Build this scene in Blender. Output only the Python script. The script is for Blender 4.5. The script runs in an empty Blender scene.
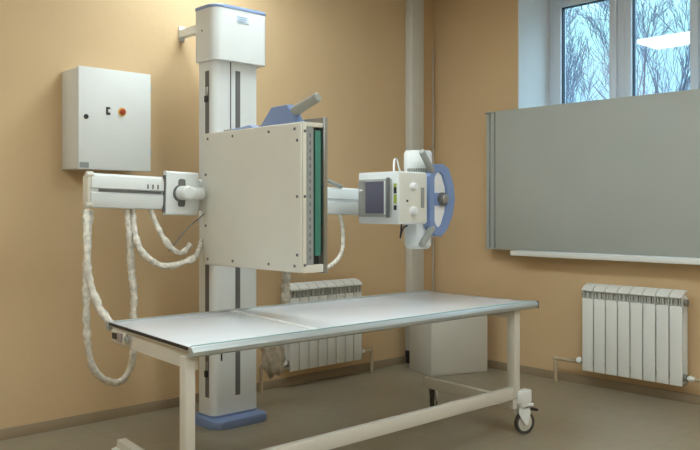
import bpy, bmesh, math, random
from mathutils import Vector, Matrix
random.seed(7)
PI = math.pi
scene = bpy.context.scene
col = scene.collection

# ------------------------------------------------------------------ camera
cam_data = bpy.data.cameras.new('camera')
cam = bpy.data.objects.new('camera', cam_data)
col.objects.link(cam)
cam.location = (-4.965, -4.314, 1.2)
cam.rotation_euler = (math.radians(90), 0, -math.radians(43.045))
cam_data.sensor_width = 36
cam_data.lens = 803 / 700 * 36
cam_data.shift_y = -15 / 700
cam_data.clip_start = 0.05
scene.camera = cam

# ------------------------------------------------------------------ world, exposure
world = bpy.data.worlds.new('sky')
scene.world = world
world.use_nodes = True
wn, wl = world.node_tree.nodes, world.node_tree.links
bg = wn['Background']
tcd = wn.new('ShaderNodeTexCoord')
sep = wn.new('ShaderNodeSeparateXYZ')
ramp = wn.new('ShaderNodeValToRGB')
ramp.color_ramp.elements[0].position = 0.08
ramp.color_ramp.elements[0].color = (0.09, 0.16, 0.235, 1)
ramp.color_ramp.elements[1].position = 0.22
ramp.color_ramp.elements[1].color = (0.112, 0.212, 0.225, 1)
for pos_, c_ in ((0.36, (0.48, 0.78, 1.0, 1)), (1.0, (0.60, 0.86, 1.0, 1))):
    e_ = ramp.color_ramp.elements.new(pos_); e_.color = c_
wl.new(tcd.outputs['Generated'], sep.inputs[0])
wl.new(sep.outputs['Z'], ramp.inputs[0])
wl.new(ramp.outputs[0], bg.inputs['Color'])
bg.inputs['Strength'].default_value = 2.7
scene.view_settings.view_transform = 'Standard'
scene.view_settings.look = 'None'
scene.view_settings.gamma = 1
scene.view_settings.use_curve_mapping = False
scene.view_settings.exposure = 1.30
LAMP_POWER = 6.5          # emission strength of the ceiling luminaires

# ------------------------------------------------------------------ materials
def mat(name, rgb, rough=0.5, metal=0.0, bump=0.0, bscale=40, vary=0.0, vscale=6, spec=0.5, coat=0.0):
    m = bpy.data.materials.new(name)
    m.use_nodes = True
    n, l = m.node_tree.nodes, m.node_tree.links
    p = n['Principled BSDF']
    p.inputs['Base Color'].default_value = (*rgb, 1)
    p.inputs['Roughness'].default_value = rough
    p.inputs['Metallic'].default_value = metal
    p.inputs['Specular IOR Level'].default_value = spec
    p.inputs['Coat Weight'].default_value = coat
    tc = n.new('ShaderNodeTexCoord')
    if vary:
        nz = n.new('ShaderNodeTexNoise'); nz.inputs['Scale'].default_value = vscale
        nz.inputs['Detail'].default_value = 4
        r = n.new('ShaderNodeValToRGB')
        r.color_ramp.elements[0].position = 0.3; r.color_ramp.elements[1].position = 0.7
        r.color_ramp.elements[0].color = (*[c * (1 - vary) for c in rgb], 1)
        r.color_ramp.elements[1].color = (*[min(1, c * (1 + vary)) for c in rgb], 1)
        l.new(tc.outputs['Object'], nz.inputs['Vector']); l.new(nz.outputs[0], r.inputs[0])
        l.new(r.outputs[0], p.inputs['Base Color'])
    if bump:
        nb = n.new('ShaderNodeTexNoise'); nb.inputs['Scale'].default_value = bscale
        nb.inputs['Detail'].default_value = 5
        b = n.new('ShaderNodeBump'); b.inputs['Strength'].default_value = bump
        b.inputs['Distance'].default_value = 0.01
        l.new(tc.outputs['Object'], nb.inputs['Vector']); l.new(nb.outputs[0], b.inputs['Height'])
        l.new(b.outputs[0], p.inputs['Normal'])
    return m

M = {}
M['wall'] = mat('peach_wall_paint', (0.65, 0.465, 0.27), 0.62, bump=0.12, bscale=25, vary=0.03, vscale=1.5, spec=0.3)
M['ceiling'] = mat('white_ceiling', (0.72, 0.71, 0.68), 0.9)
M['reveal'] = mat('white_plaster', (0.80, 0.80, 0.80), 0.7, bump=0.05)
M['skirting'] = mat('brown_skirting', (0.28, 0.21, 0.13), 0.5)
M['white'] = mat('white_enamel', (0.80, 0.83, 0.83), 0.38, vary=0.015)
M['white_low'] = mat('ivory_enamel', (0.62, 0.60, 0.54), 0.42)
M['beige'] = mat('grey_beige_enamel', (0.74, 0.73, 0.66), 0.45, vary=0.015)
M['side'] = mat('ivory_side_panel', (0.72, 0.69, 0.60), 0.5)
M['blue'] = mat('blue_plastic', (0.22, 0.31, 0.55), 0.45)
M['blue_pale'] = mat('pale_blue_rim', (0.28, 0.38, 0.62), 0.4)
M['dark'] = mat('black_plastic', (0.015, 0.015, 0.017), 0.5)
M['slot'] = mat('dark_grey_slot', (0.15, 0.15, 0.15), 0.6)
M['steel'] = mat('brushed_steel', (0.42, 0.42, 0.40), 0.35, metal=0.85)
M['grip'] = mat('grey_grip', (0.36, 0.37, 0.34), 0.5)
M['alu'] = mat('aluminium_rail', (0.44, 0.47, 0.47), 0.36, metal=0.35)
M['green'] = mat('teal_green_cassette', (0.06, 0.23, 0.18), 0.4)
M['board'] = mat('grey_board', (0.43, 0.455, 0.43), 0.55, vary=0.03, vscale=2)
M['board_dark'] = mat('grey_board_groove', (0.07, 0.075, 0.07), 0.6)
M['pvc'] = mat('white_window_plastic', (0.70, 0.74, 0.80), 0.35)
M['gasket'] = mat('dark_gasket', (0.02, 0.03, 0.05), 0.6)
M['sill'] = mat('white_sill', (0.85, 0.85, 0.83), 0.4)
M['rad'] = mat('white_radiator_enamel', (0.77, 0.78, 0.75), 0.35)
M['rad_in'] = mat('radiator_core_grey', (0.25, 0.25, 0.22), 0.6)
M['pipe'] = mat('painted_pipe', (0.47, 0.38, 0.26), 0.5)
M['chrome'] = mat('chrome', (0.75, 0.75, 0.75), 0.15, metal=1)
M['table_top'] = mat('white_laminate', (0.79, 0.82, 0.87), 0.22, vary=0.02, vscale=3, coat=0.3)
M['seam'] = mat('white_joint_strip', (0.85, 0.86, 0.86), 0.4)
M['teal_line'] = mat('teal_gasket_line', (0.25, 0.42, 0.42), 0.4)
M['frame'] = mat('cream_frame_enamel', (0.66, 0.63, 0.56), 0.42)
M['hose'] = mat('foil_wrapped_hose', (0.72, 0.68, 0.60), 0.25, bump=1.0, bscale=45, vary=0.25, vscale=40)
M['hose_brown'] = mat('film_wrapped_bundle', (0.50, 0.42, 0.32), 0.28, bump=0.9, bscale=30, vary=0.25, vscale=22)
M['red'] = mat('red_knob', (0.42, 0.05, 0.02), 0.4)
M['yellow'] = mat('yellow_plate', (0.75, 0.45, 0.10), 0.5)
M['label'] = mat('grey_label', (0.30, 0.32, 0.31), 0.5)
M['label_blue'] = mat('pale_blue_label', (0.60, 0.70, 0.76), 0.5)
M['label_yellow'] = mat('yellow_green_label', (0.42, 0.50, 0.06), 0.5)
M['pink'] = mat('pinkish_panel', (0.40, 0.33, 0.34), 0.4)
M['window_dark'] = mat('violet_grey_pane', (0.10, 0.095, 0.14), 0.15)
M['bark'] = mat('hazy_bark', (0.11, 0.12, 0.17), 0.9)  # bluish haze of the distance is put into the bark colour
M['ground'] = mat('winter_ground', (0.15, 0.15, 0.12), 0.9, vary=0.2)
M['rubber'] = mat('grey_rubber', (0.06, 0.055, 0.05), 0.7)

def floor_material():
    m = mat('beige_vinyl_floor', (0.255, 0.205, 0.135), 0.36, bump=0.0)
    n, l = m.node_tree.nodes, m.node_tree.links
    p = n['Principled BSDF']; tc = n.new('ShaderNodeTexCoord')
    br = n.new('ShaderNodeTexBrick')
    br.inputs['Color1'].default_value = (0.33, 0.282, 0.20, 1)
    br.inputs['Color2'].default_value = (0.316, 0.27, 0.19, 1)
    br.inputs['Mortar'].default_value = (0.25, 0.208, 0.143, 1)
    br.inputs['Scale'].default_value = 1.0
    br.inputs['Mortar Size'].default_value = 0.0035
    br.inputs['Mortar Smooth'].default_value = 0.6
    br.inputs['Brick Width'].default_value = 0.6
    br.inputs['Row Height'].default_value = 0.6
    br.offset = 0.0
    nz = n.new('ShaderNodeTexNoise'); nz.inputs['Scale'].default_value = 14; nz.inputs['Detail'].default_value = 6
    mx = n.new('ShaderNodeMix'); mx.data_type = 'RGBA'; mx.blend_type = 'MULTIPLY'
    mx.inputs[0].default_value = 0.25
    l.new(tc.outputs['Object'], br.inputs['Vector']); l.new(tc.outputs['Object'], nz.inputs['Vector'])
    l.new(br.outputs['Color'], mx.inputs[6]); l.new(nz.outputs['Color'], mx.inputs[7])
    l.new(mx.outputs[2], p.inputs['Base Color'])
    return m
M['floor'] = floor_material()

def glass_material():
    m = bpy.data.materials.new('window_glass'); m.use_nodes = True
    n, l = m.node_tree.nodes, m.node_tree.links
    n.remove(n['Principled BSDF'])
    out = n['Material Output']
    t = n.new('ShaderNodeBsdfTransparent'); t.inputs[0].default_value = (0.95, 0.98, 1.0, 1)
    g = n.new('ShaderNodeBsdfGlossy'); g.inputs['Roughness'].default_value = 0.0
    lw = n.new('ShaderNodeLayerWeight'); lw.inputs['Blend'].default_value = 0.28
    mp = n.new('ShaderNodeMapRange'); mp.inputs[3].default_value = 0.05; mp.inputs[4].default_value = 0.40
    mx = n.new('ShaderNodeMixShader')
    l.new(lw.outputs['Facing'], mp.inputs[0]); l.new(mp.outputs[0], mx.inputs[0])
    l.new(t.outputs[0], mx.inputs[1]); l.new(g.outputs[0], mx.inputs[2]); l.new(mx.outputs[0], out.inputs[0])
    return m
M['glass'] = glass_material()

def emit_material(name, rgb, s):
    m = bpy.data.materials.new(name); m.use_nodes = True
    p = m.node_tree.nodes['Principled BSDF']
    p.inputs['Base Color'].default_value = (0.8, 0.8, 0.8, 1)
    p.inputs['Emission Color'].default_value = (*rgb, 1)
    p.inputs['Emission Strength'].default_value = s
    return m
M['lamp'] = emit_material('lamp_diffuser', (0.86, 0.98, 1.0), LAMP_POWER)

M['lamp_dim'] = emit_material('lamp_diffuser_dim', (0.86, 0.98, 1.0), LAMP_POWER * .75)

# ------------------------------------------------------------------ helpers
class MB:
    """collects shapes in world coordinates, becomes ONE mesh object"""
    def __init__(self): self.bm = bmesh.new()
    def _merge(self, b, mtx=None):
        if mtx is not None: bmesh.ops.transform(b, matrix=mtx, verts=b.verts)
        me = bpy.data.meshes.new('tmp'); b.to_mesh(me); b.free()
        self.bm.from_mesh(me); bpy.data.meshes.remove(me)
        return self
    def box(self, x0, x1, y0, y1, z0, z1, bev=0.0, seg=2, mtx=None):
        b = bmesh.new()
        bmesh.ops.create_cube(b, size=1)
        for v in b.verts:
            v.co = Vector((x0 + (v.co.x + .5) * (x1 - x0), y0 + (v.co.y + .5) * (y1 - y0), z0 + (v.co.z + .5) * (z1 - z0)))
        if bev: bmesh.ops.bevel(b, geom=list(b.edges), offset=bev, segments=seg, affect='EDGES', profile=0.5)
        return self._merge(b, mtx)
    def cyl(self, p, q, r, r2=None, n=20, bev=0.0):
        p, q = Vector(p), Vector(q); r2 = r if r2 is None else r2
        b = bmesh.new(); L = (q - p).length
        prof = [(0, 0), (r - bev, 0), (r, bev), (r2, L - bev), (r2 - bev, L), (0, L)] if bev else [(0, 0), (r, 0), (r2, L), (0, L)]
        rings = []
        for (rr, z) in prof:
            if rr <= 0: rings.append([b.verts.new((0, 0, z))])
            else: rings.append([b.verts.new((rr * math.cos(2 * PI * i / n), rr * math.sin(2 * PI * i / n), z)) for i in range(n)])
        for a, c in zip(rings, rings[1:]):
            for i in range(n):
                j = (i + 1) % n
                if len(a) == 1: b.faces.new((a[0], c[j], c[i]))
                elif len(c) == 1: b.faces.new((a[i], a[j], c[0]))
                else: b.faces.new((a[i], a[j], c[j], c[i]))
        rot = (q - p).to_track_quat('Z', 'Y').to_matrix().to_4x4()
        return self._merge(b, Matrix.Translation(p) @ rot)
    def lathe(self, prof, p, axis, n=28):
        """prof: [(radius, distance along axis)]"""
        b = bmesh.new(); rings = []
        for (rr, z) in prof:
            if rr <= 0: rings.append([b.verts.new((0, 0, z))])
            else: rings.append([b.verts.new((rr * math.cos(2 * PI * i / n), rr * math.sin(2 * PI * i / n), z)) for i in range(n)])
        for a, c in zip(rings, rings[1:]):
            for i in range(n):
                j = (i + 1) % n
                if len(a) == 1 and len(c) == 1: continue
                if len(a) == 1: b.faces.new((a[0], c[j], c[i]))
                elif len(c) == 1: b.faces.new((a[i], a[j], c[0]))
                else: b.faces.new((a[i], a[j], c[j], c[i]))
        rot = Vector(axis).to_track_quat('Z', 'Y').to_matrix().to_4x4()
        return self._merge(b, Matrix.Translation(Vector(p)) @ rot)
    def prism(self, pts, d0, d1, axis='z', bev=0.0, seg=2):
        """polygon extruded along an axis; pts are (x,y) for z, (x,z) for y, (y,z) for x"""
        b = bmesh.new()
        def mk(a, c, d):
            return {'z': (a, c, d), 'y': (a, d, c), 'x': (d, a, c)}[axis]
        lo = [b.verts.new(mk(a, c, d0)) for a, c in pts]
        hi = [b.verts.new(mk(a, c, d1)) for a, c in pts]
        n = len(pts)
        f0 = b.faces.new(lo); f1 = b.faces.new(hi)
        for i in range(n):
            j = (i + 1) % n
            b.faces.new((lo[i], lo[j], hi[j], hi[i]))
        if bev:
            es = list(f0.edges) + list(f1.edges)
            bmesh.ops.bevel(b, geom=es, offset=bev, segments=seg, affect='EDGES', profile=0.5)
        bmesh.ops.recalc_face_normals(b, faces=b.faces)
        return self._merge(b)
    def tube(self, pts, r, n=12, noise=0.0, step=0.02, squash=1.0):
        """smooth tube through points (catmull-rom)"""
        P = [Vector(p) for p in pts]
        P = [P[0] * 2 - P[1]] + P + [P[-1] * 2 - P[-2]]
        path = []
        for i in range(1, len(P) - 2):
            k = max(2, int((P[i + 1] - P[i]).length / step))
            for s in range(k):
                t = s / k; a, b_, c, d = P[i - 1], P[i], P[i + 1], P[i + 2]
                path.append(0.5 * ((2 * b_) + (c - a) * t + (2 * a - 5 * b_ + 4 * c - d) * t * t + (3 * b_ - a - 3 * c + d) * t ** 3))
        path.append(P[-2])
        b = bmesh.new(); rings = []; up = None
        for i, p in enumerate(path):
            t = (path[min(i + 1, len(path) - 1)] - path[max(i - 1, 0)]).normalized()
            if up is None:
                up = t.orthogonal().normalized()
            up = (up - t * up.dot(t)).normalized(); s = t.cross(up)
            rr = r * (1 + random.uniform(-noise, noise))
            rings.append([b.verts.new(p + (up * math.cos(2 * PI * k / n) + s * math.sin(2 * PI * k / n) * squash) * rr * (1 + random.uniform(-noise, noise) * .6)) for k in range(n)])
        for a, c in zip(rings, rings[1:]):
            for i in range(n):
                b.faces.new((a[i], a[(i + 1) % n], c[(i + 1) % n], c[i]))
        b.faces.new(rings[0][::-1]); b.faces.new(rings[-1])
        return self._merge(b)
    def build(self, name, m, parent=None, origin=None, angle=35):
        me = bpy.data.meshes.new(name)
        if parent is not None: org = Vector(parent['_org'])
        elif origin is not None: org = Vector(origin)
        else: org = Vector((0, 0, 0))
        bmesh.ops.recalc_face_normals(self.bm, faces=self.bm.faces)
        bmesh.ops.translate(self.bm, vec=-org, verts=self.bm.verts)
        self.bm.to_mesh(me); self.bm.free()
        for p in me.polygons: p.use_smooth = True
        me.set_sharp_from_angle(angle=math.radians(angle))
        me.materials.append(m)
        o = bpy.data.objects.new(name, me); col.objects.link(o)
        o['_org'] = tuple(org)
        if parent is not None: o.parent = parent
        else: o.location = org
        return o

def thing(name, label, cat, loc, group=None):
    o = bpy.data.objects.new(name, None); col.objects.link(o)
    o.empty_display_size = 0.1
    o.location = loc; o['_org'] = tuple(loc)
    return tag(o, label, cat, group)
def tag(o, label, cat, group=None, kind=None):
    o['label'] = label; o['category'] = cat
    if group: o['group'] = group
    if kind: o['kind'] = kind
    return o
def struct(o): o['kind'] = 'structure'; return o
def rrect(x0, x1, y0, y1, r, n=6):
    """r = radii (x0y0, x1y0, x1y1, x0y1)"""
    out = []
    cs = [(x0, y0, 1, 1, PI), (x1, y0, -1, 1, 1.5 * PI), (x1, y1, -1, -1, 0), (x0, y1, 1, -1, .5 * PI)]
    for (cx, cy, sx, sy, a0), rr in zip(cs, r):
        if rr <= 0: out.append((cx, cy)); continue
        for i in range(n + 1):
            a = a0 + .5 * PI * i / n
            out.append((cx + sx * rr + rr * math.cos(a), cy + sy * rr + rr * math.sin(a)))
    return out

# ------------------------------------------------------------------ the room
H = 3.0; XL = -6.6; YF = -6.2
o = struct(MB().box(XL - .1, .5, YF - .1, .15, -.12, 0).build('floor', M['floor']))
o = struct(MB().box(XL - .1, .5, YF - .1, .15, H, H + .12).build('ceiling', M['ceiling']))
struct(MB().box(XL - .1, .45, 0, .15, 0, H).build('wall_back', M['wall']))
struct(MB().box(XL - .12, XL, YF, 0, 0, H).build('wall_left', M['wall']))
struct(MB().box(XL, .45, YF - .12, YF, 0, H).build('wall_front', M['wall']))
# window wall: opening y -2.62..-0.82, z 0.90..2.88, thickness 0.5
WY0, WY1, WZ0, WZ1, WT = -2.62, -0.82, 0.895, 2.86, 0.50
w = MB()
w.box(0, WT, WY1, 0, 0, H); w.box(0, WT, YF, WY0, 0, H)
w.box(0, WT, WY0, WY1, 0, WZ0); w.box(0, WT, WY0, WY1, WZ1, H)
struct(w.build('wall_right', M['wall']))
r = MB()
r.box(0.0005, WT - .02, WY1 - .006, WY1 + .001, WZ0, WZ1); r.box(0.0005, WT - .02, WY0 - .001, WY0 + .006, WZ0, WZ1)
r.box(0.0005, WT - .02, WY0, WY1, WZ1 - .006, WZ1 + .001)
struct(r.build('trim_1', M['reveal']))
# window: outer frame, three sashes
root = bpy.data.objects.new('window_1', None); col.objects.link(root); root.location = (.43, -1.72, WZ0); root['_org'] = (.43, -1.72, WZ0)
struct(root)
FX0, FX1 = 0.40, 0.47
f = MB()
y0, y1, z0, z1 = WY0 + .006, WY1 - .006, WZ0 + .03, WZ1 - .006
for a in ((y0, y0 + .055, z0, z1), (y1 - .055, y1, z0, z1), (y0 + .055, y1 - .055, z0, z0 + .06), (y0 + .055, y1 - .055, z1 - .055, z1)):
    f.box(FX0, FX1, *a, bev=.004)
mull = [-1.425, -2.015]
for ym in mull: f.box(FX0, FX1, ym - .03, ym + .03, z0 + .06, z1 - .055, bev=.004)
f.build('window_frame', M['pvc'], root)
cells = [(-1.395, y1 - .055), (-1.985, -1.455), (y0 + .055, -2.045)]
for (ca, cb) in cells:
    a, b_ = min(ca, cb), max(ca, cb)
    zz0, zz1 = z0 + .06, z1 - .055
    s = MB(); sw = .055
    for q in ((a, a + sw, zz0, zz1), (b_ - sw, b_, zz0, zz1), (a + sw, b_ - sw, zz0, zz0 + sw), (a + sw, b_ - sw, zz1 - sw, zz1)):
        s.box(FX0 - .015, FX1 - .01, *q, bev=.005)
    so = s.build('sash', M['pvc'], root)
    g = MB(); gw = .006
    ia, ib, iz0, iz1 = a + sw, b_ - sw, zz0 + sw, zz1 - sw
    for q in ((ia, ia + gw, iz0, iz1), (ib - gw, ib, iz0, iz1), (ia + gw, ib - gw, iz0, iz0 + gw), (ia + gw, ib - gw, iz1 - gw, iz1)):
        g.box(.405, .44, *q)
    g.build('gasket', M['gasket'], so)
    MB().box(.428, .432, ia, ib, iz0, iz1).build('glass_pane', M['glass'], so)
struct(MB().box(-.114, .41, WY0 - .03, -.83, WZ0 - .027, WZ0 + .010, bev=.005).build('trim_2', M['sill']))
# skirting boards
b = MB(); b.prism([(0, 0), (-.016, 0), (-.016, .035), (-.008, .055), (0, .055)], XL, 0, axis='x')
struct(b.build('baseboard_back', M['skirting']))
b = MB(); b.prism([(0, 0), (-.016, 0), (-.016, .035), (-.008, .055), (0, .055)], YF, -.016, axis='y')
struct(b.build('baseboard_right', M['skirting']))
# white boxed-in duct beside the corner
dct = MB().box(-.345, -.205, -.075, -.001, .10, H - .002, bev=.006).build('trim_3', M['white_low']); struct(dct)

# ceiling lamps (one mirrors in the window; the rest are unseen, added for fill)
def lamp(x, y, label, dm='lamp'):
    t = thing('ceiling_lamp', label, 'lamp', (x, y, H), 'ceiling panel lamps')
    MB().box(x - .33, x + .33, y - .6, y + .6, H - .05, H - .0005, bev=.006).build('housing', M['white'], t)
    MB().box(x - .31, x + .31, y - .58, y + .58, H - .054, H - .0485).build('diffuser', M[dm], t)
    return t
lamp(-2.27, -.79, 'rectangular white ceiling lamp mirrored in the window pane, above the column', 'lamp_dim')
for (x, y, lab) in ((-2.27, -3.3, 'added unseen ceiling lamp over the middle of the room, filling light towards the grey board'),
                    (-4.9, -1.75, 'added unseen ceiling lamp on the left, brightening the left-facing sides'),
                    (-2.27, -5.3, 'added unseen ceiling lamp near the front wall on the window side, for fill'),
                    (-4.9, -4.9, 'added unseen ceiling lamp behind the camera, furthest from the window, for fill')):
    lamp(x, y, lab)

# ------------------------------------------------------------------ outside
struct(MB().box(.52, 40, -25, 40, -1.3, -1.2).build('ground', M['ground']))
def tree(x, y, h, seed, label, spread=1.0, r0=.14):
    rnd = random.Random(seed)
    b = bmesh.new()
    def limb(p, d, L, r, depth):
        n = 6 if depth < 2 else (4 if depth < 3 else 3); segs = 3 if depth < 5 else 2
        up = d.orthogonal().normalized(); prev = None; q = p.copy(); dd = d.copy()
        pts = []
        for s in range(segs + 1):
            rr = max(.0042, r * (1 - .45 * s / segs))
            sd = dd.cross(up).normalized(); u2 = sd.cross(dd).normalized()
            ring = [b.verts.new(q + (u2 * math.cos(2 * PI * k / n) + sd * math.sin(2 * PI * k / n)) * rr) for k in range(n)]
            if prev:
                for k in range(n): b.faces.new((prev[k], prev[(k + 1) % n], ring[(k + 1) % n], ring[k]))
            prev = ring; pts.append((q.copy(), dd.copy(), rr))
            dd = (dd + Vector((rnd.uniform(-.16, .16), rnd.uniform(-.16, .16), rnd.uniform(-.03, .14)))).normalized()
            q = q + dd * L / segs
        if depth >= 7: return
        kids = (3, 3, 3, 3, 3, 3, 2)[depth]
        for c in range(kids):
            t = rnd.randint(1, segs) if c else segs
            pp, pd, pr_ = pts[t]
            ang = rnd.uniform(.2, .55) * spread
            ax = pd.orthogonal().normalized(); ax.rotate(Matrix.Rotation(rnd.uniform(0, 2 * PI), 3, pd))
            nd = pd.copy(); nd.rotate(Matrix.Rotation(ang, 3, ax)); nd = (nd + Vector((0, 0, .12))).normalized()
            limb(pp, nd, L * rnd.uniform(.58, .78), pr_ * rnd.uniform(.55, .74), depth + 1)
    limb(Vector((x, y, -1.2)), Vector((0, 0, 1)), h * .26, r0, 0)
    me = bpy.data.meshes.new('bare_tree'); 
    bmesh.ops.translate(b, vec=(-x, -y, 1.2), verts=b.verts)
    b.to_mesh(me); b.free(); me.materials.append(M['bark'])
    o = bpy.data.objects.new('bare_tree', me); col.objects.link(o); o.location = (x, y, -1.2)
    return tag(o, label, 'tree', 'bare trees outside the window')
for (x, y, h, sd, lab, sp) in (
        (8.6, 3.95, 10.5, 3, 'bare winter tree filling the left window pane, nearest one there', .9),
        (9.4, 2.35, 10.5, 21, 'bare winter tree with large forking limbs in the right pane', 1.1),
        (11.6, 6.3, 10.5, 5, 'bare winter tree low at the left edge of the left pane', .9),
        (13.5, 4.0, 14.0, 8, 'tall bare winter tree further off in the right pane', 1.0),
        (11.6, 1.9, 12.0, 14, 'bare winter tree at the right edge of the right pane', 1.1)):
    tree(x, y, h, sd, lab, sp)

# ------------------------------------------------------------------ grey board in front of window
t = thing('sliding_board', 'large grey sliding board covering the lower half of the window', 'board', (-.08, -1.7, .92))
Y_R = -2.75
MB().box(-.104, -.092, Y_R, -.690, .917, 1.928, bev=.002).build('front_panel', M['board'], t)
MB().box(-.090, -.078, Y_R, -.635, .917, 1.928, bev=.002).build('middle_panel', M['board'], t)
MB().box(-.076, -.060, Y_R, -.585, .917, 1.928, bev=.002).build('rear_panel', M['board'], t)
for xf, yf in ((-.0925, -.6855), (-.0785, -.6305)):
    MB().box(xf, xf + .012, yf - .005, yf + .006, .918, 1.927).build('groove', M['board_dark'], t)
    MB().box(xf - .006, xf + .010, yf + .010, yf + .024, .918, 1.927, bev=.001).build('edge_profile', M['board'], t)
rl = MB(); rl.box(-.100, -.056, Y_R, -.585, .909, .918, bev=.002); rl.box(-.104, -.056, Y_R, -.585, 1.927, 1.934, bev=.002)
rl.build('guide_rail', M['board'], t)
for yy in (-.72, -2.68):
    MB().box(-.06, 0.0, yy - .02, yy + .02, 1.2, 1.26, bev=.002).build('wall_mount', M['steel'], t)

# ------------------------------------------------------------------ radiators
def make_radiator(label, group):
    W, n = .672, 8; s = W / n
    t = thing('radiator', label, 'radiator', (0, 0, .12), group)
    for k in range(n):
        x0 = -W / 2 + k * s; x1 = x0 + s; xc = (x0 + x1) / 2
        m = MB()
        m.box(x0 + .0035, x1 - .0035, -.12, -.108, .118, .606, bev=.003)
        m.box(x0 + .004, x1 - .004, -.052, -.042, .118, .66, bev=.002)
        m.box(xc - .013, xc + .013, -.110, -.05, .125, .60)
        m.box(x0 + .004, x1 - .004, -.085, -.080, .56, .675)
        # top cap, sloping up to the wall, and thin vent ribs below it
        m.prism([(-.126, .658), (-.124, .668), (-.09, .692), (-.045, .703), (-.040, .696), (-.085, .682), (-.118, .660)], x0 + .003, x1 - .003, axis='x')
        for dx in (-.033, .033): m.box(xc + dx - .002, xc + dx + .002, -.114, -.05, .60, .672)
        for dx in (-.017, .017): m.box(xc + dx - .0016, xc + dx + .0016, -.108, -.085, .60, .672)
        m.box(xc - .0025, xc + .0025, -.119, -.10, .60, .662)
        m.build('section', M['rad'], t)
    for z in (.165, .628):
        MB().cyl((-W / 2 - .012, -.078, z), (W / 2 + .012, -.078, z), .021, n=16).build('collector', M['rad_in'], t)
    for x in (-.2, .2): MB().box(x - .012, x + .012, -.045, -.0, .6, .64).build('bracket', M['steel'], t)
    v = MB(); v.cyl((-W / 2 - .012, -.078, .165), (-W / 2 - .05, -.078, .165), .016, n=14, bev=.003)
    v.lathe([(0, 0), (.017, 0), (.02, .006), (.02, .03), (.014, .036), (0, .036)], (-W / 2 - .03, -.078, .172), (0, -1, .4))
    v.build('valve', M['seam'], t)
    v = MB(); v.cyl((W / 2 + .012, -.078, .165), (W / 2 + .06, -.078, .165), .014, n=14, bev=.003)
    v.cyl((W / 2 + .025, -.078, .165), (W / 2 + .04, -.078, .165), .02, n=6)
    v.build('union_nut', M['rad'], t)
    return t
def copy_tree(o, parent=None):
    c = o.copy(); col.objects.link(c); c.parent = parent
    for ch in [k for k in bpy.data.objects if k.parent == o and k is not c]: copy_tree(ch, c)
    return c
RG = 'white aluminium sectional radiators'
rad = make_radiator('white eight-section radiator on the side wall behind the examination table', RG)
rad2 = copy_tree(rad)
rad['label'] = 'white eight-section radiator behind the examination table, beside the column'
rad2['label'] = 'white eight-section radiator under the grey board on the window wall'
rad.location = (-1.262, 0, .12)
rad2.location = (0, -1.765, .12); rad2.rotation_euler = (0, 0, -PI / 2); rad2.scale = (1.03, 1, 1)
def pipe(pts, name, label, r=.0135):
    m = MB()
    for a, c in zip(pts, pts[1:]): m.cyl(a, c, r, n=14)
    for p in pts[1:-1]:
        b = bmesh.new(); bmesh.ops.create_uvsphere(b, u_segments=14, v_segments=8, radius=r * 1.25); m._merge(b, Matrix.Translation(Vector(p)))
    return tag(m.build(name, M['pipe'], origin=pts[-1]), label, 'pipe', 'heating pipes into the floor')
pipe([(-.914, -.078, .165), (-.79, -.078, .165), (-.79, -.078, 0)], 'heating_pipe', 'beige pipe bending down to the floor right of the radiator behind the table')
pipe([(-1.648, -.078, .165), (-1.805, -.078, .165), (-1.805, -.078, 0)], 'heating_pipe', 'beige pipe to the floor between the column and the nearby radiator')
pipe([(-.078, -1.369, .165), (-.078, -1.19, .165), (-.078, -1.19, 0)], 'heating_pipe', 'beige pipe to the floor left of the window wall radiator')
pipe([(-.078, -2.171, .165), (-.078, -2.62, .165), (-.078, -2.62, 0)], 'heating_pipe', 'beige pipe running right from the window wall radiator')
c = MB(); c.cyl((-.025, -.012, .06), (-.025, -.012, 2.5), .006, n=8)
for z in (.5, 1.1, 1.7, 2.3): c.box(-.037, -.013, -.014, -.0005, z, z + .012)
tag(c.build('wall_conduit', M['white_low'], origin=(-.025, -.012, .06)), 'thin conduit running up the wall between the white duct and the corner', 'conduit')

# ------------------------------------------------------------------ wall cabinet
t = thing('electrical_cabinet', 'white wall mounted electrical cabinet with a red knob', 'cabinet', (-2.9, 0, 1.42))
MB().box(-3.108, -2.69, -.205, -.001, 1.423, 1.962, bev=.004).build('body', M['white'], t)
d = MB().box(-3.112, -2.686, -.222, -.2065, 1.418, 1.967, bev=.003).build('door', M['white'], t)
MB().lathe([(0, 0), (.013, 0), (.013, .004), (.009, .007), (0, .007)], (-3.07, -.2215, 1.699), (0, -1, 0)).build('lock', M['dark'], d)
s = MB().box(-2.957, -2.933, -.227, -.2215, 1.718, 1.76, bev=.002).build('switch', M['dark'], d)
MB().box(-2.947, -2.936, -.231, -.2265, 1.730, 1.748, bev=.001).build('switch_rocker', M['seam'], t)
MB().lathe([(0, 0), (.024, 0), (.024, .003), (0, .003)], (-2.862, -.2215, 1.740), (0, -1, 0)).build('knob_plate', M['yellow'], d)
k = MB().lathe([(0, 0), (.015, 0), (.015, .012), (.012, .016), (0, .016)], (-2.862, -.2245, 1.740), (0, -1, 0))
k.box(-2.866, -2.858, -.248, -.238, 1.727, 1.753, bev=.002)
k.build('rotary_knob', M['red'], d)
MB().box(-3.106, -3.055, -.2235, -.2215, 1.425, 1.455).build('rating_label', M['label'], d)
for z in (1.50, 1.86):
    MB().cyl((-2.683, -.212, z), (-2.683, -.212, z + .05), .006, n=10).build('hinge', M['steel'], t)

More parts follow.
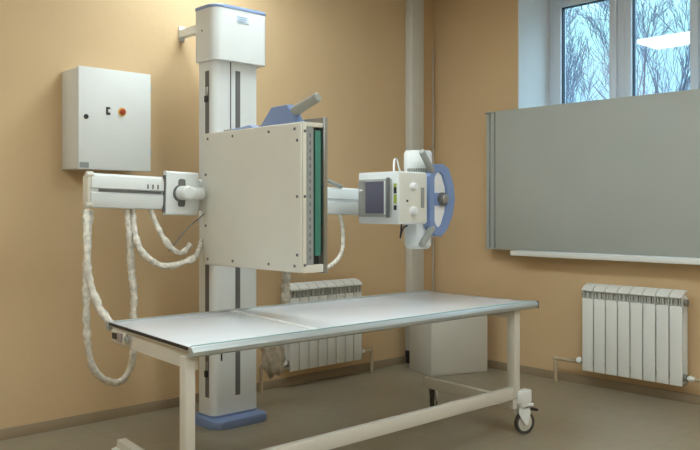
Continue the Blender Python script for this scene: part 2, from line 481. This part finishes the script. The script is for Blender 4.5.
# ------------------------------------------------------------------ floor-to-head column
CX0, CX1, CY0, CY1 = -2.492, -2.188, -.56, -.41
t = thing('x_ray_column', 'tall white x-ray stand column with a blue foot plate', 'x-ray stand', (-2.35, -.45, 0))
MB().prism(rrect(-2.530, -2.175, -.655, -.36, (.06, .04, .02, .02)), 0, .046, bev=.012).build('foot_plate', M['blue'], t)
MB().prism(rrect(CX0 - .004, CX1 + .004, CY0 - .004, CY1, (.04, .03, .01, .01)), .046, .058).build('foot_collar', M['blue'], t)
MB().prism(rrect(CX0, CX1, CY0, CY1, (.04, .02, .01, .01)), .058, 2.045).build('column_body', M['white'], t)
MB().box(-2.344, -2.312, CY0 - .0015, CY0 + .01, .155, 1.985).build('slot', M['slot'], t)
MB().box(CX0 - .0015, CX0 + .01, -.52, -.482, .155, 1.975).build('slot', M['slot'], t)
MB().cyl((-2.378, -.5625, 1.4), (-2.378, -.5625, 2.04), .003, n=8).build('drive_cable', M['slot'], t)
for z0 in (.27, 1.80):
    MB().box(CX0 - .016, CX0 - .001, -.512, -.492, z0, z0 + .035, bev=.002).build('limit_switch', M['dark'], t)
    MB().box(CX0 - .010, CX0 - .001, -.515, -.495, z0 + .038, z0 + .085, bev=.002).build('switch_plate', M['steel'], t)
MB().box(-2.442, -2.433, CY0 - .003, CY0 + .001, .36, .40, bev=.001).build('keyhole', M['dark'], t)
hd = MB().prism(rrect(-2.512, -2.150, -.605, -.405, (.06, .035, .012, .012), 8), 2.030, 2.318).build('head_cover', M['white'], t)
MB().prism(rrect(-2.515, -2.147, -.608, -.402, (.062, .037, .014, .014), 8), 2.3185, 2.336, bev=.006).build('head_rim', M['blue_pale'], t)
MB().box(-2.365, -2.285, -.6075, -.604, 2.245, 2.290, bev=.001).build('maker_label', M['label_blue'], hd)
ll = MB()
for z, a, b2 in ((2.288, -2.358, -2.298), (2.276, -2.352, -2.302), (2.264, -2.358, -2.31)): ll.box(a, b2, -.6085, -.6072, z - .01, z - .006)
ll.build('label_lines', M['blue_pale'], hd)
MB().lathe([(0, 0), (.006, 0), (.005, .003), (0, .004)], (-2.512, -.48, 2.20), (-1, 0, 0), 12).build('screw', M['slot'], hd)
wb = MB()
wb.box(-2.375, -2.335, -.399, 0, 2.255, 2.300)
wb.box(-2.375, -2.335, -.012, -.0005, 2.235, 2.325, bev=.002)
wb.build('wall_bracket', M['white'], t)

# ------------------------------------------------------------------ horizontal arm
A0, A1 = -.755, -.680        # y range
t = thing('support_arm', 'long white horizontal arm on the column carrying x-ray tube and detector', 'support arm', (-2.35, -.64, 1.27))
def arm_profile(z0, z1, ya, yb, r=.02): return rrect(ya, yb, z0, z1, (r, r, r, r))
bm_ = MB()
zc = 1.27
# front face with a longitudinal step (groove) along the middle
pf = [(A1, zc - .082), (A1, zc + .082), (A0 + .03, zc + .082), (A0 + .006, zc + .07), (A0, zc + .05), (A0, zc + .012), (A0 + .012, zc + .008),
      (A0 + .012, zc - .006), (A0 + .003, zc - .012), (A0 + .003, zc - .055), (A0 + .015, zc - .078), (A0 + .03, zc - .082)]
bm_.prism(pf, -3.29, -1.40, axis='x')
arm = bm_.build('beam', M['white'], t)
MB().box(-3.25, -2.92, A0 + .006, A0 + .0125, zc - .005, zc + .007).build('groove_shade', M['slot'], arm)  # dark strip put in for the shade inside the beam groove
sc = MB()
for x in (-3.0, -2.972, -2.944): sc.box(x - .004, x + .004, A0 - .001, A0 + .004, zc + .018, zc + .04)
sc.build('screw_slots', M['slot'], arm)
ec = MB(); ec.box(-3.308, -3.29, A0 + .004, A1 - .012, zc - .07, zc + .07, bev=.008)
for z in (zc - .068, zc + .072): ec.cyl((-3.312, A0 + .018, z), (-3.275, A0 + .018, z), .016, n=14, bev=.004)
ec.build('end_cap', M['side'], t)
MB().prism(rrect(A0 - .014, A0 + .016, zc - .108, zc + .112, (.012, .004, .004, .012)), -2.905, -2.72, axis='x', bev=.004).build('sleeve', M['white'], t)
MB().box(-2.911, -2.904, A0 - .008, A0 + .014, zc - .095, zc + .09).build('sleeve_dark_line', M['slot'], t)  # dark strip drawn at the gap where the sleeve starts
MB().box(-2.49, -2.19, A1, -.562, zc - .16, zc + .16, bev=.006).build('carriage', M['white'], t)
px_ = MB()
px_.cyl((-2.825, A0 - .013, zc + .002), (-2.825, A0 - .022, zc + .002), .043, n=24)
px_.prism(rrect(-2.838, -2.800, zc - .065, zc + .075, (.012,) * 4), A0 - .020, A0 - .013, axis='y')
px_.build('pivot_recess_shade', M['slot'], t)  # dark shape stands in for the shaded recess around the pivot
pv = MB(); pv.lathe([(0, 0), (.028, 0), (.036, .008), (.036, .075), (.036, .07), (0, .07)], (-2.822, A0 - .095, zc + .004), (0, 1, 0))
pv.cyl((-2.822, A0 - .060, zc + .004), (-2.725, A0 - .060, zc + .004), .031, n=24, bev=.004)
pv.build('pivot_axle', M['white'], t)
ch = MB(); ch.tube([(-1.86, -.72, 1.357), (-1.83, -.73, 1.392), (-1.77, -.74, 1.375), (-1.70, -.74, 1.357)], .012, n=8)
ch.build('cable_clip', M['grip'], t)
MB().box(-1.53, -1.40, -1.075, A0 + .002, zc - .075, zc + .06, bev=.01).build('tube_yoke', M['white'], t)

t.rotation_euler = (0, math.radians(1.4), 0)      # the long arm sags a little towards the tube
# ------------------------------------------------------------------ detector
DY0, DY1, DZ0, DZ1 = -1.578, -.782, .920, 1.592
t = thing('x_ray_detector', 'big square cream detector box with screwed back plate and green edge slot', 'x-ray detector', (-2.63, -1.18, .92))
plate = MB().box(-2.702, -2.694, DY0 + .006, DY1 - .002, DZ0 + .004, DZ1 - .004, bev=.003).build('back_plate', M['beige'], t)
bd = MB()
bd.box(-2.694, -2.556, DY0 + .03, DY1, DZ0, DZ1, bev=.003)
bd.box(-2.694, -2.672, DY0, DY0 + .035, DZ0, DZ1, bev=.003)
bd.box(-2.675, -2.56, DY0, DY0 + .035, DZ0, DZ0 + .035, bev=.002)
bd.box(-2.675, -2.578, DY0, DY0 + .035, DZ1 - .02, DZ1, bev=.002)
bd.build('housing', M['side'], t)
gs = MB().box(-2.672, -2.634, DY0 - .001, DY0 + .03, DZ0 + .035, DZ1 - .02)
gs = gs.build('grid_strip', M['label'], t)
hh = MB()
for i in range(17): hh.box(-2.657, -2.650, DY0 - .002, DY0, DZ0 + .06 + i * .034, DZ0 + .076 + i * .034)
hh.build('grid_marks', M['slot'], gs)
MB().box(-2.634, -2.624, DY0 + .012, DY0 + .03, DZ0 + .036, DZ1 - .021).build('slot_gap', M['dark'], t)
MB().box(-2.622, -2.588, DY0 + .001, DY0 + .03, DZ0 + .075, DZ1 - .035, bev=.002).build('cassette_tray', M['green'], t)
MB().box(-2.6235, -2.5865, DY0 + .016, DY0 + .03, DZ0 + .036, DZ1 - .021).build('tray_stop', M['dark'], t)
MB().box(-2.575, -2.552, DY0 - .004, DY1, DZ0 - .006, DZ1 + .028, bev=.002).build('front_strip', M['steel'], t)
def screw(x, y, z, ax, par):
    MB().lathe([(0, -.001), (.0075, -.001), (.0065, .003), (0, .004)], (x, y, z), ax, 12).build('screw', M['slot'], par)
for y in (-.83, -1.05, -1.34, -1.53):
    screw(-2.702, y, DZ1 - .03, (-1, 0, 0), plate); screw(-2.702, y, DZ0 + .03, (-1, 0, 0), plate)
for z in (1.12, 1.38):
    screw(-2.702, -.812, z, (-1, 0, 0), plate)
for z in (1.0, 1.26, 1.51): screw(-2.702, -1.548, z, (-1, 0, 0), plate)
for z in (.955, 1.26, 1.55): screw(-2.683, DY0, z, (0, -1, 0), plate)
# left pivot lug
lg = MB(); lg.prism([(DY1 - .03, 1.12), (DY1 + .03, 1.22), (DY1 + .035, 1.30), (DY1 + .005, 1.36), (DY1 - .03, 1.38)], -2.70, -2.66, axis='x', bev=.003)
lg.build('pivot_lug', M['side'], t)
hb = MB()
hb.prism([(-1.165, 1.585), (-1.275, 1.688), (-1.395, 1.690), (-1.47, 1.585)], -2.64, -2.58, axis='x', bev=.008)
hb.prism([(-.86, 1.585), (-.95, 1.608), (-1.10, 1.618), (-1.17, 1.588)], -2.64, -2.58, axis='x', bev=.008)
hb = hb.build('handle_bracket', M['blue'], t)
MB().cyl((-2.61, -1.36, 1.640), (-2.61, -1.585, 1.708), .026, .022, n=20, bev=.005).build('handle_grip', M['grip'], t)
# ------------------------------------------------------------------ tube head
t = thing('x_ray_tube_head', 'x-ray tube head with collimator box and blue ring handle', 'x-ray tube', (-1.47, -1.15, 1.26))
tb = MB(); TX, TY = -1.466, -1.15
tb.lathe([(0, .975), (.062, .975), (.078, .995), (.082, 1.12), (.078, 1.13), (.078, 1.40), (.082, 1.41), (.082, 1.53), (.074, 1.545), (0, 1.545)], (TX, TY, 0), (0, 0, 1), 36)
tube = tb.build('tube_housing', M['white'], t)
md = MB()
for i in range(10):
    a = PI + i * .16
    md.box(TX + .0825 * math.cos(a) - .004, TX + .0825 * math.cos(a) + .004, TY + .0825 * math.sin(a) - .004, TY + .0825 * math.sin(a) + .004, 1.415, 1.44)
md.build('vent_marks', M['grip'], tube)
cb = MB(); cb.box(-1.79, -1.56, -1.30, -.985, 1.122, 1.412, bev=.008)
colm = cb.build('collimator_box', M['white'], t)
MB().box(-1.783, -1.561, -1.304, -1.299, 1.13, 1.405, bev=.002).build('control_face', M['beige'], colm)
MB().box(-1.803, -1.789, -1.252, -.998, 1.162, 1.372, bev=.003).build('window_frame', M['grip'], colm)
MB().box(-1.806, -1.802, -1.205, -1.06, 1.182, 1.358).build('exit_window', M['window_dark'], colm)
MB().box(-1.806, -1.802, -1.052, -1.008, 1.175, 1.362).build('side_rail', M['steel'], colm)
MB().box(-1.812, -1.802, -1.250, -1.228, 1.158, 1.378, bev=.002).build('slide_rail', M['slot'], colm)
MB().box(-1.806, -1.802, -1.214, -1.205, 1.175, 1.362).build('window_edge', M['seam'], colm)
MB().lathe([(0, 0), (.012, 0), (.010, .005), (0, .006)], (-1.806, -1.022, 1.308), (-1, 0, 0), 16).build('lens_glint', M['chrome'], colm)  # bright disc stands in for a reflection on the lens
for z0, z1, k in ((1.29, 1.325, 'dark'), (1.235, 1.285, 'label_yellow'), (1.20, 1.226, 'dark'), (1.325, 1.345, 'label_yellow')):
    MB().box(-1.7925, -1.789, -1.287, -1.268, z0, z1).build('warning_label', M[k], colm)
for z in (1.330, 1.196):
    kn = MB().lathe([(0, 0), (.026, 0), (.026, .006), (.021, .009), (.019, .026), (.015, .030), (0, .030)], (-1.679, -1.303, z), (0, -1, 0)).build('knob', M['seam'], colm)
MB().lathe([(0, 0), (.007, 0), (.006, .006), (0, .007)], (-1.725, -1.303, 1.250), (0, -1, 0), 12).build('push_button', M['dark'], colm)
for z in (1.330, 1.196): MB().lathe([(0, 0), (.004, 0), (0, .002)], (-1.735, -1.303, z), (0, -1, 0), 8).build('indicator', M['grip'], colm)
MB().box(-1.612, -1.585, -1.307, -1.303, 1.212, 1.325, bev=.001).build('scale_label', M['label'], colm)
aw = MB(); aw.tube([(-1.72, -1.20, 1.41), (-1.70, -1.18, 1.445), (-1.675, -1.16, 1.485), (-1.655, -1.16, 1.485), (-1.64, -1.16, 1.445), (-1.62, -1.16, 1.41)], .005, n=8)
aw.build('wire_loop', M['seam'], colm)
cw = MB(); cw.tube([(-1.70, -1.24, 1.13), (-1.705, -1.24, 1.08), (-1.69, -1.22, 1.045), (-1.66, -1.2, 1.07), (-1.62, -1.18, 1.10), (-1.58, -1.17, 1.11)], .005, n=8)
cw.build('control_cable', M['dark'], colm)
# blue ring handle
RY0, RY1 = -1.275, -1.225
ro = [(-1.508, 1.112), (-1.455, 1.052), (-1.395, 1.046), (-1.345, 1.085), (-1.295, 1.165), (-1.274, 1.262), (-1.286, 1.350), (-1.330, 1.442), (-1.385, 1.468), (-1.45, 1.462), (-1.508, 1.392)]
cxr, czr = -1.385, 1.262
ri = [(-1.458, 1.135), (-1.435, 1.104), (-1.410, 1.100), (-1.392, 1.118), (-1.362, 1.185), (-1.350, 1.262), (-1.358, 1.335), (-1.388, 1.402), (-1.410, 1.418), (-1.435, 1.416), (-1.458, 1.385)]
def ring_mesh(o_, i_, ya, yb, m):
    b = bmesh.new(); n = len(o_)
    vs = [[b.verts.new((x, y, z)) for x, z in L] for L, y in ((o_, ya), (i_, ya), (i_, yb), (o_, yb))]
    for a in range(4):
        c = (a + 1) % 4
        for i in range(n):
            j = (i + 1) % n
            b.faces.new((vs[a][i], vs[a][j], vs[c][j], vs[c][i]))
    bmesh.ops.recalc_face_normals(b, faces=b.faces)
    bmesh.ops.bevel(b, geom=[e for e in b.edges if abs(e.verts[0].co.y - e.verts[1].co.y) < 1e-6], offset=.005, segments=2, affect='EDGES')
    m._merge(b)
MB().box(-1.452, -1.352, -1.268, -1.252, 1.225, 1.300, bev=.006).build('hub_bridge', M['blue'], t)
rg = MB(); ring_mesh(ro, ri, RY0, RY1, rg)
ring = rg.build('ring_handle', M['blue'], t)
MB().prism(ri, -1.262, -1.240, axis='y').build('ring_plate', M['seam'], ring)
MB().box(-1.46, -1.40, -1.232, -1.19, 1.15, 1.38, bev=.005).build('handle_mount', M['white'], ring)
MB().lathe([(0, 0), (.038, 0), (.038, .020), (.034, .028), (.028, .028), (0, .028)], (-1.392, -1.262, 1.264), (0, -1, 0)).build('knob_rim', M['slot'], ring)
MB().lathe([(0, 0), (.027, 0), (.027, .012), (.020, .018), (0, .018)], (-1.392, -1.2885, 1.264), (0, -1, 0)).build('center_knob', M['steel'], ring)
for (p, q) in (((-1.470, -1.262, 1.42), (-1.585, -1.285, 1.532)), ((-1.465, -1.262, 1.10), (-1.595, -1.290, 1.000))):
    MB().cyl(p, q, .020, .018, n=18, bev=.004).build('grip', M['grip'], t)

# ------------------------------------------------------------------ wrapped hoses
def hose(pts, label, r=.017, noise=.20, m='hose', name='cable_hose'):
    o = MB().tube(pts, r, n=12, noise=noise, step=.018).build(name, M[m], origin=pts[0], angle=60)
    return tag(o, label, 'hose', 'film wrapped hoses hanging from the arm')
hose([(-3.298, -.72, 1.20), (-3.320, -.77, 1.053), (-3.320, -.79, .897), (-3.285, -.82, .756), (-3.236, -.88, .66), (-3.20, -.955, .635), (-3.19, -.985, .655)],
     'film wrapped hose from the arm end down to the table corner', .018)
hose([(-3.255, -.66, 1.20), (-3.280, -.69, 1.011), (-3.290, -.70, .851), (-3.287, -.70, .611), (-3.262, -.70, .466), (-3.202, -.70, .39), (-3.124, -.70, .365), (-3.072, -.70, .411),
      (-3.05, -.70, .502), (-3.048, -.70, .689), (-3.044, -.70, .771), (-3.061, -.70, .94), (-3.077, -.72, 1.063), (-3.085, -.70, 1.20)],
     'film wrapped hose hanging in the longest loop, left of the table', .017)
hose([(-3.045, -.68, 1.20), (-3.060, -.76, 1.046), (-3.023, -.79, .971), (-2.953, -.80, .929), (-2.886, -.81, .926), (-2.788, -.83, .958), (-2.735, -.80, 1.00), (-2.69, -.755, 1.04)],
     'film wrapped hose curving in a shallow loop from arm to detector', .016)
hose([(-2.955, -.70, 1.20), (-2.935, -.77, 1.082), (-2.885, -.79, 1.008), (-2.83, -.79, .985), (-2.77, -.77, 1.02)],
     'short film wrapped hose slanting from under the sleeve', .015)
hose([(-1.70, -.72, 1.197), (-1.705, -.76, 1.07), (-1.77, -.82, .95), (-1.87, -.84, .88), (-2.0, -.86, .86), (-2.15, -.84, .92), (-2.25, -.70, 1.197)],
     'pale hose drooping from the arm between detector and tube head', .013, .05)
hose([(-1.86, -.70, 1.195), (-1.86, -.55, .97), (-1.845, -.40, .82), (-1.835, -.37, .62), (-1.86, -.36, .50), (-1.90, -.36, .40)],
     'film wrapped hose dropping between the column and the radiator', .028)
bag = MB()
b = bmesh.new(); bmesh.ops.create_icosphere(b, subdivisions=4, radius=1)
for v in b.verts:
    k = 1 + .10 * math.sin(9 * v.co.x + 4 * v.co.z) + .07 * math.sin(13 * v.co.z + 5 * v.co.y) + random.uniform(-.03, .03)
    v.co = Vector((v.co.x * .088 * k, v.co.y * .04 * k, v.co.z * .125 * k))
bag._merge(b, Matrix.Translation((-1.925, -.36, .295)))
tag(bag.build('hose_bundle', M['hose_brown'], origin=(-1.935, -.27, .21), angle=70), 'brownish film wrapped bundle hanging right of the column foot', 'bundle')
cb = MB().tube([(-2.90, -.785, .995), (-2.86, -.80, 1.05), (-2.80, -.80, 1.11), (-2.705, -.80, 1.18)], .0035, n=6).build('thin_cable', M['slot'], origin=(-2.93, -.91, .99))
tag(cb, 'thin dark cable slanting across the wall below the sleeve', 'cable')

# ------------------------------------------------------------------ examination table
t = thing('examination_table', 'long white wheeled examination table standing in front of the column', 'table', (-2.3, -1.4, 0))
TL = [(-3.405, -1.795), (-1.255, -1.795), (-1.222, -1.025), (-3.318, -.992)]
def inset(P, d): return P
tp = MB(); tp.prism(TL, .683, .700, bev=.003); top = tp.build('tabletop', M['table_top'], t)
sm = MB(); sm.prism([(-2.80, -1.790), (-2.762, -1.790), (-2.655, -1.01), (-2.693, -1.01)], .7002, .7025)
sm.build('joint_strip', M['seam'], top)
eb = MB(); eb.prism([(-3.408, -1.795), (-3.403, -1.795), (-3.316, -.992), (-3.321, -.992)], .690, .7025)
eb.build('end_trim', M['dark'], top)
# long rails with rounded nose
def rail(p0, p1, s, name):
    m = MB()
    n0, n1 = Vector((p0[0], p0[1], 0)), Vector((p1[0], p1[1], 0))
    prof = [(0, .668), (0, .704), (s * .012, .7065), (s * .026, .700), (s * .033, .688), (s * .030, .674), (s * .018, .667)]
    b = bmesh.new()
    a = [b.verts.new((n0.x, n0.y + dy, z)) for dy, z in prof]; c = [b.verts.new((n1.x, n1.y + dy, z)) for dy, z in prof]
    b.faces.new(a); b.faces.new(c)
    for i in range(len(prof)): b.faces.new((a[i], a[(i + 1) % len(prof)], c[(i + 1) % len(prof)], c[i]))
    m._merge(b)
    return m.build(name, M['alu'], t)
nr = rail((-3.412, -1.795), (-1.245, -1.795), -1, 'side_rail')
MB().box(-3.40, -1.26, -1.7965, -1.7905, .7005, .7075).build('gasket_line', M['teal_line'], nr)
fr_ = rail((-3.322, -.992), (-1.22, -1.025), 1, 'side_rail')
ecap = MB(); ecap.box(-1.245, -1.238, -1.829, -1.79, .667, .707, bev=.003); ecap.build('rail_end_cap', M['slot'], nr)
ca = MB(); ca.box(-1.262, -1.236, -1.76, -1.06, .66, .700, bev=.006); ca.build('end_rail', M['alu'], t)
# under-frame
fr = MB()
fr.prism([(-3.392, -1.785), (-3.365, -1.785), (-3.285, -1.01), (-3.312, -1.01)], .615, .684)
fr = fr.build('end_apron', M['frame'], t)
bx = MB(); bx.prism([(-3.342, -1.185), (-3.32, -1.185), (-3.305, -1.03), (-3.327, -1.03)], .628, .678, bev=.002)
bx = bx.build('socket_panel', M['side'], t)
MB().prism([(-3.342, -1.10), (-3.336, -1.10), (-3.332, -1.055), (-3.338, -1.055)], .642, .668).build('socket', M['dark'], bx)
MB().prism([(-3.348, -1.155), (-3.34, -1.155), (-3.334, -1.108), (-3.342, -1.108)], .636, .674).build('pink_label', M['pink'], bx)
MB().lathe([(0, 0), (.017, 0), (.017, .006), (.012, .010), (0, .010)], (-3.343, -1.205, .655), (-1, 0, 0), 18).build('round_socket', M['grip'], fr)
MB().prism([(-1.42, -1.785), (-1.39, -1.785), (-1.36, -1.02), (-1.39, -1.02)], .622, .684).build('end_apron', M['frame'], t)
MB().box(-3.35, -1.39, -1.43, -1.39, .650, .6825).build('long_apron', M['frame'], t)
MB().box(-3.29, -1.38, -1.06, -1.03, .64, .684).build('long_apron', M['frame'], t)
def plate_leg(x, y, w=.046):
    return MB().box(x - w / 2, x + w / 2, y - w / 2, y + w / 2, .20, .668, bev=.003)
plate_leg(-3.405 + .005, -1.79 + .02, .042).build('leg', M['frame'], t)
plate_leg(-1.398, -1.775, .05).build('leg', M['frame'], t)
MB().box(-3.40, -1.40, -1.793, -1.757, .193, .255, bev=.003).build('long_beam', M['frame'], t)
MB().prism([(-3.41, -1.81), (-3.368, -1.81), (-3.278, -1.065), (-3.320, -1.065)], .140, .200, bev=.002).build('cross_beam', M['frame'], t)
MB().prism([(-1.425, -1.79), (-1.385, -1.79), (-1.325, -1.10), (-1.365, -1.10)], .140, .200, bev=.002).build('cross_beam', M['frame'], t)
def caster(x, y, turn, par, px=0):
    """wheel rests on the floor at x,y; stem above"""
    R_ = .060
    T = Matrix.Translation((x, y, 0)) @ Matrix.Rotation(turn, 4, 'Z')
    def tr(m):
        bmesh.ops.transform(m.bm, matrix=T, verts=m.bm.verts); return m
    pl = MB(); pl.box(-.045, .04, -.032, .032, .150, .166, bev=.002); pl.cyl((-.02, 0, .125), (-.02, 0, .152), .022, n=18)
    c = tr(pl).build('caster', M['white'], par)
    fk = MB()
    for s in (-1, 1):
        fk.prism([(-.045, .138), (.022, .138), (.026, .11), (.010, .050), (-.008, .050), (-.048, .112)], s * .019 - .002, s * .019 + .002, axis='y')
    fk.box(-.045, .022, -.021, .021, .133, .140)
    tr(fk).build('fork', M['white'], c)
    wh = MB(); wh.lathe([(R_ - .014, -.012), (R_ - .003, -.012), (R_, -.006), (R_, .006), (R_ - .003, .012), (R_ - .014, .012), (R_ - .014, -.012)], (0, 0, R_), (0, 1, 0), 32)
    tr(wh).build('tyre', M['rubber'], c)
    hb_ = MB(); hb_.lathe([(0, -.010), (.012, -.013), (.014, -.008), (R_ - .013, -.006), (R_ - .013, .006), (.014, .008), (.012, .013), (0, .010)], (0, 0, R_), (0, 1, 0), 24)
    tr(hb_).build('wheel_disc', M['white_low'], c)
    bk = MB(); bk.prism([(.010, .142), (.075, .128), (.082, .116), (.066, .116), (.010, .130)], -.014, .014, axis='y')
    tr(bk).build('brake_pedal', M['dark'], c)
caster(-1.335, -1.80, -.35, t); caster(-3.37, -1.80, .2, t)
MB().box(-1.395, -1.30, -1.825, -1.775, .166, .235, bev=.006).build('caster_block', M['white'], t)
caster(-1.285, -1.115, .5, t); caster(-3.29, -1.07, .5, t)

# ------------------------------------------------------------------ white box in the corner
Rz = Matrix.Translation((-.601, -.494, 0)) @ Matrix.Rotation(math.radians(-19.3), 4, 'Z')
t = thing('storage_box', 'white rectangular storage box standing on the floor in the corner', 'box', (-.35, -.35, 0))
m = MB(); m.box(0, .48, 0, .33, .0, .50, bev=.004)
bmesh.ops.transform(m.bm, matrix=Rz, verts=m.bm.verts); m.build('body', M['white_low'], t)
m = MB(); m.box(-.006, .486, -.008, .336, .5005, .52, bev=.004)
bmesh.ops.transform(m.bm, matrix=Rz, verts=m.bm.verts); m.build('lid', M['white_low'], t)
m = MB(); m.box(.004, .476, -.006, -.0005, .012, .496, bev=.002)
bmesh.ops.transform(m.bm, matrix=Rz, verts=m.bm.verts); m.build('front_panel', M['white_low'], t)
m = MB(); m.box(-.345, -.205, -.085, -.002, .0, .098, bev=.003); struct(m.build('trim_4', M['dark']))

for o in bpy.data.objects:
    if '_org' in o: del o['_org']
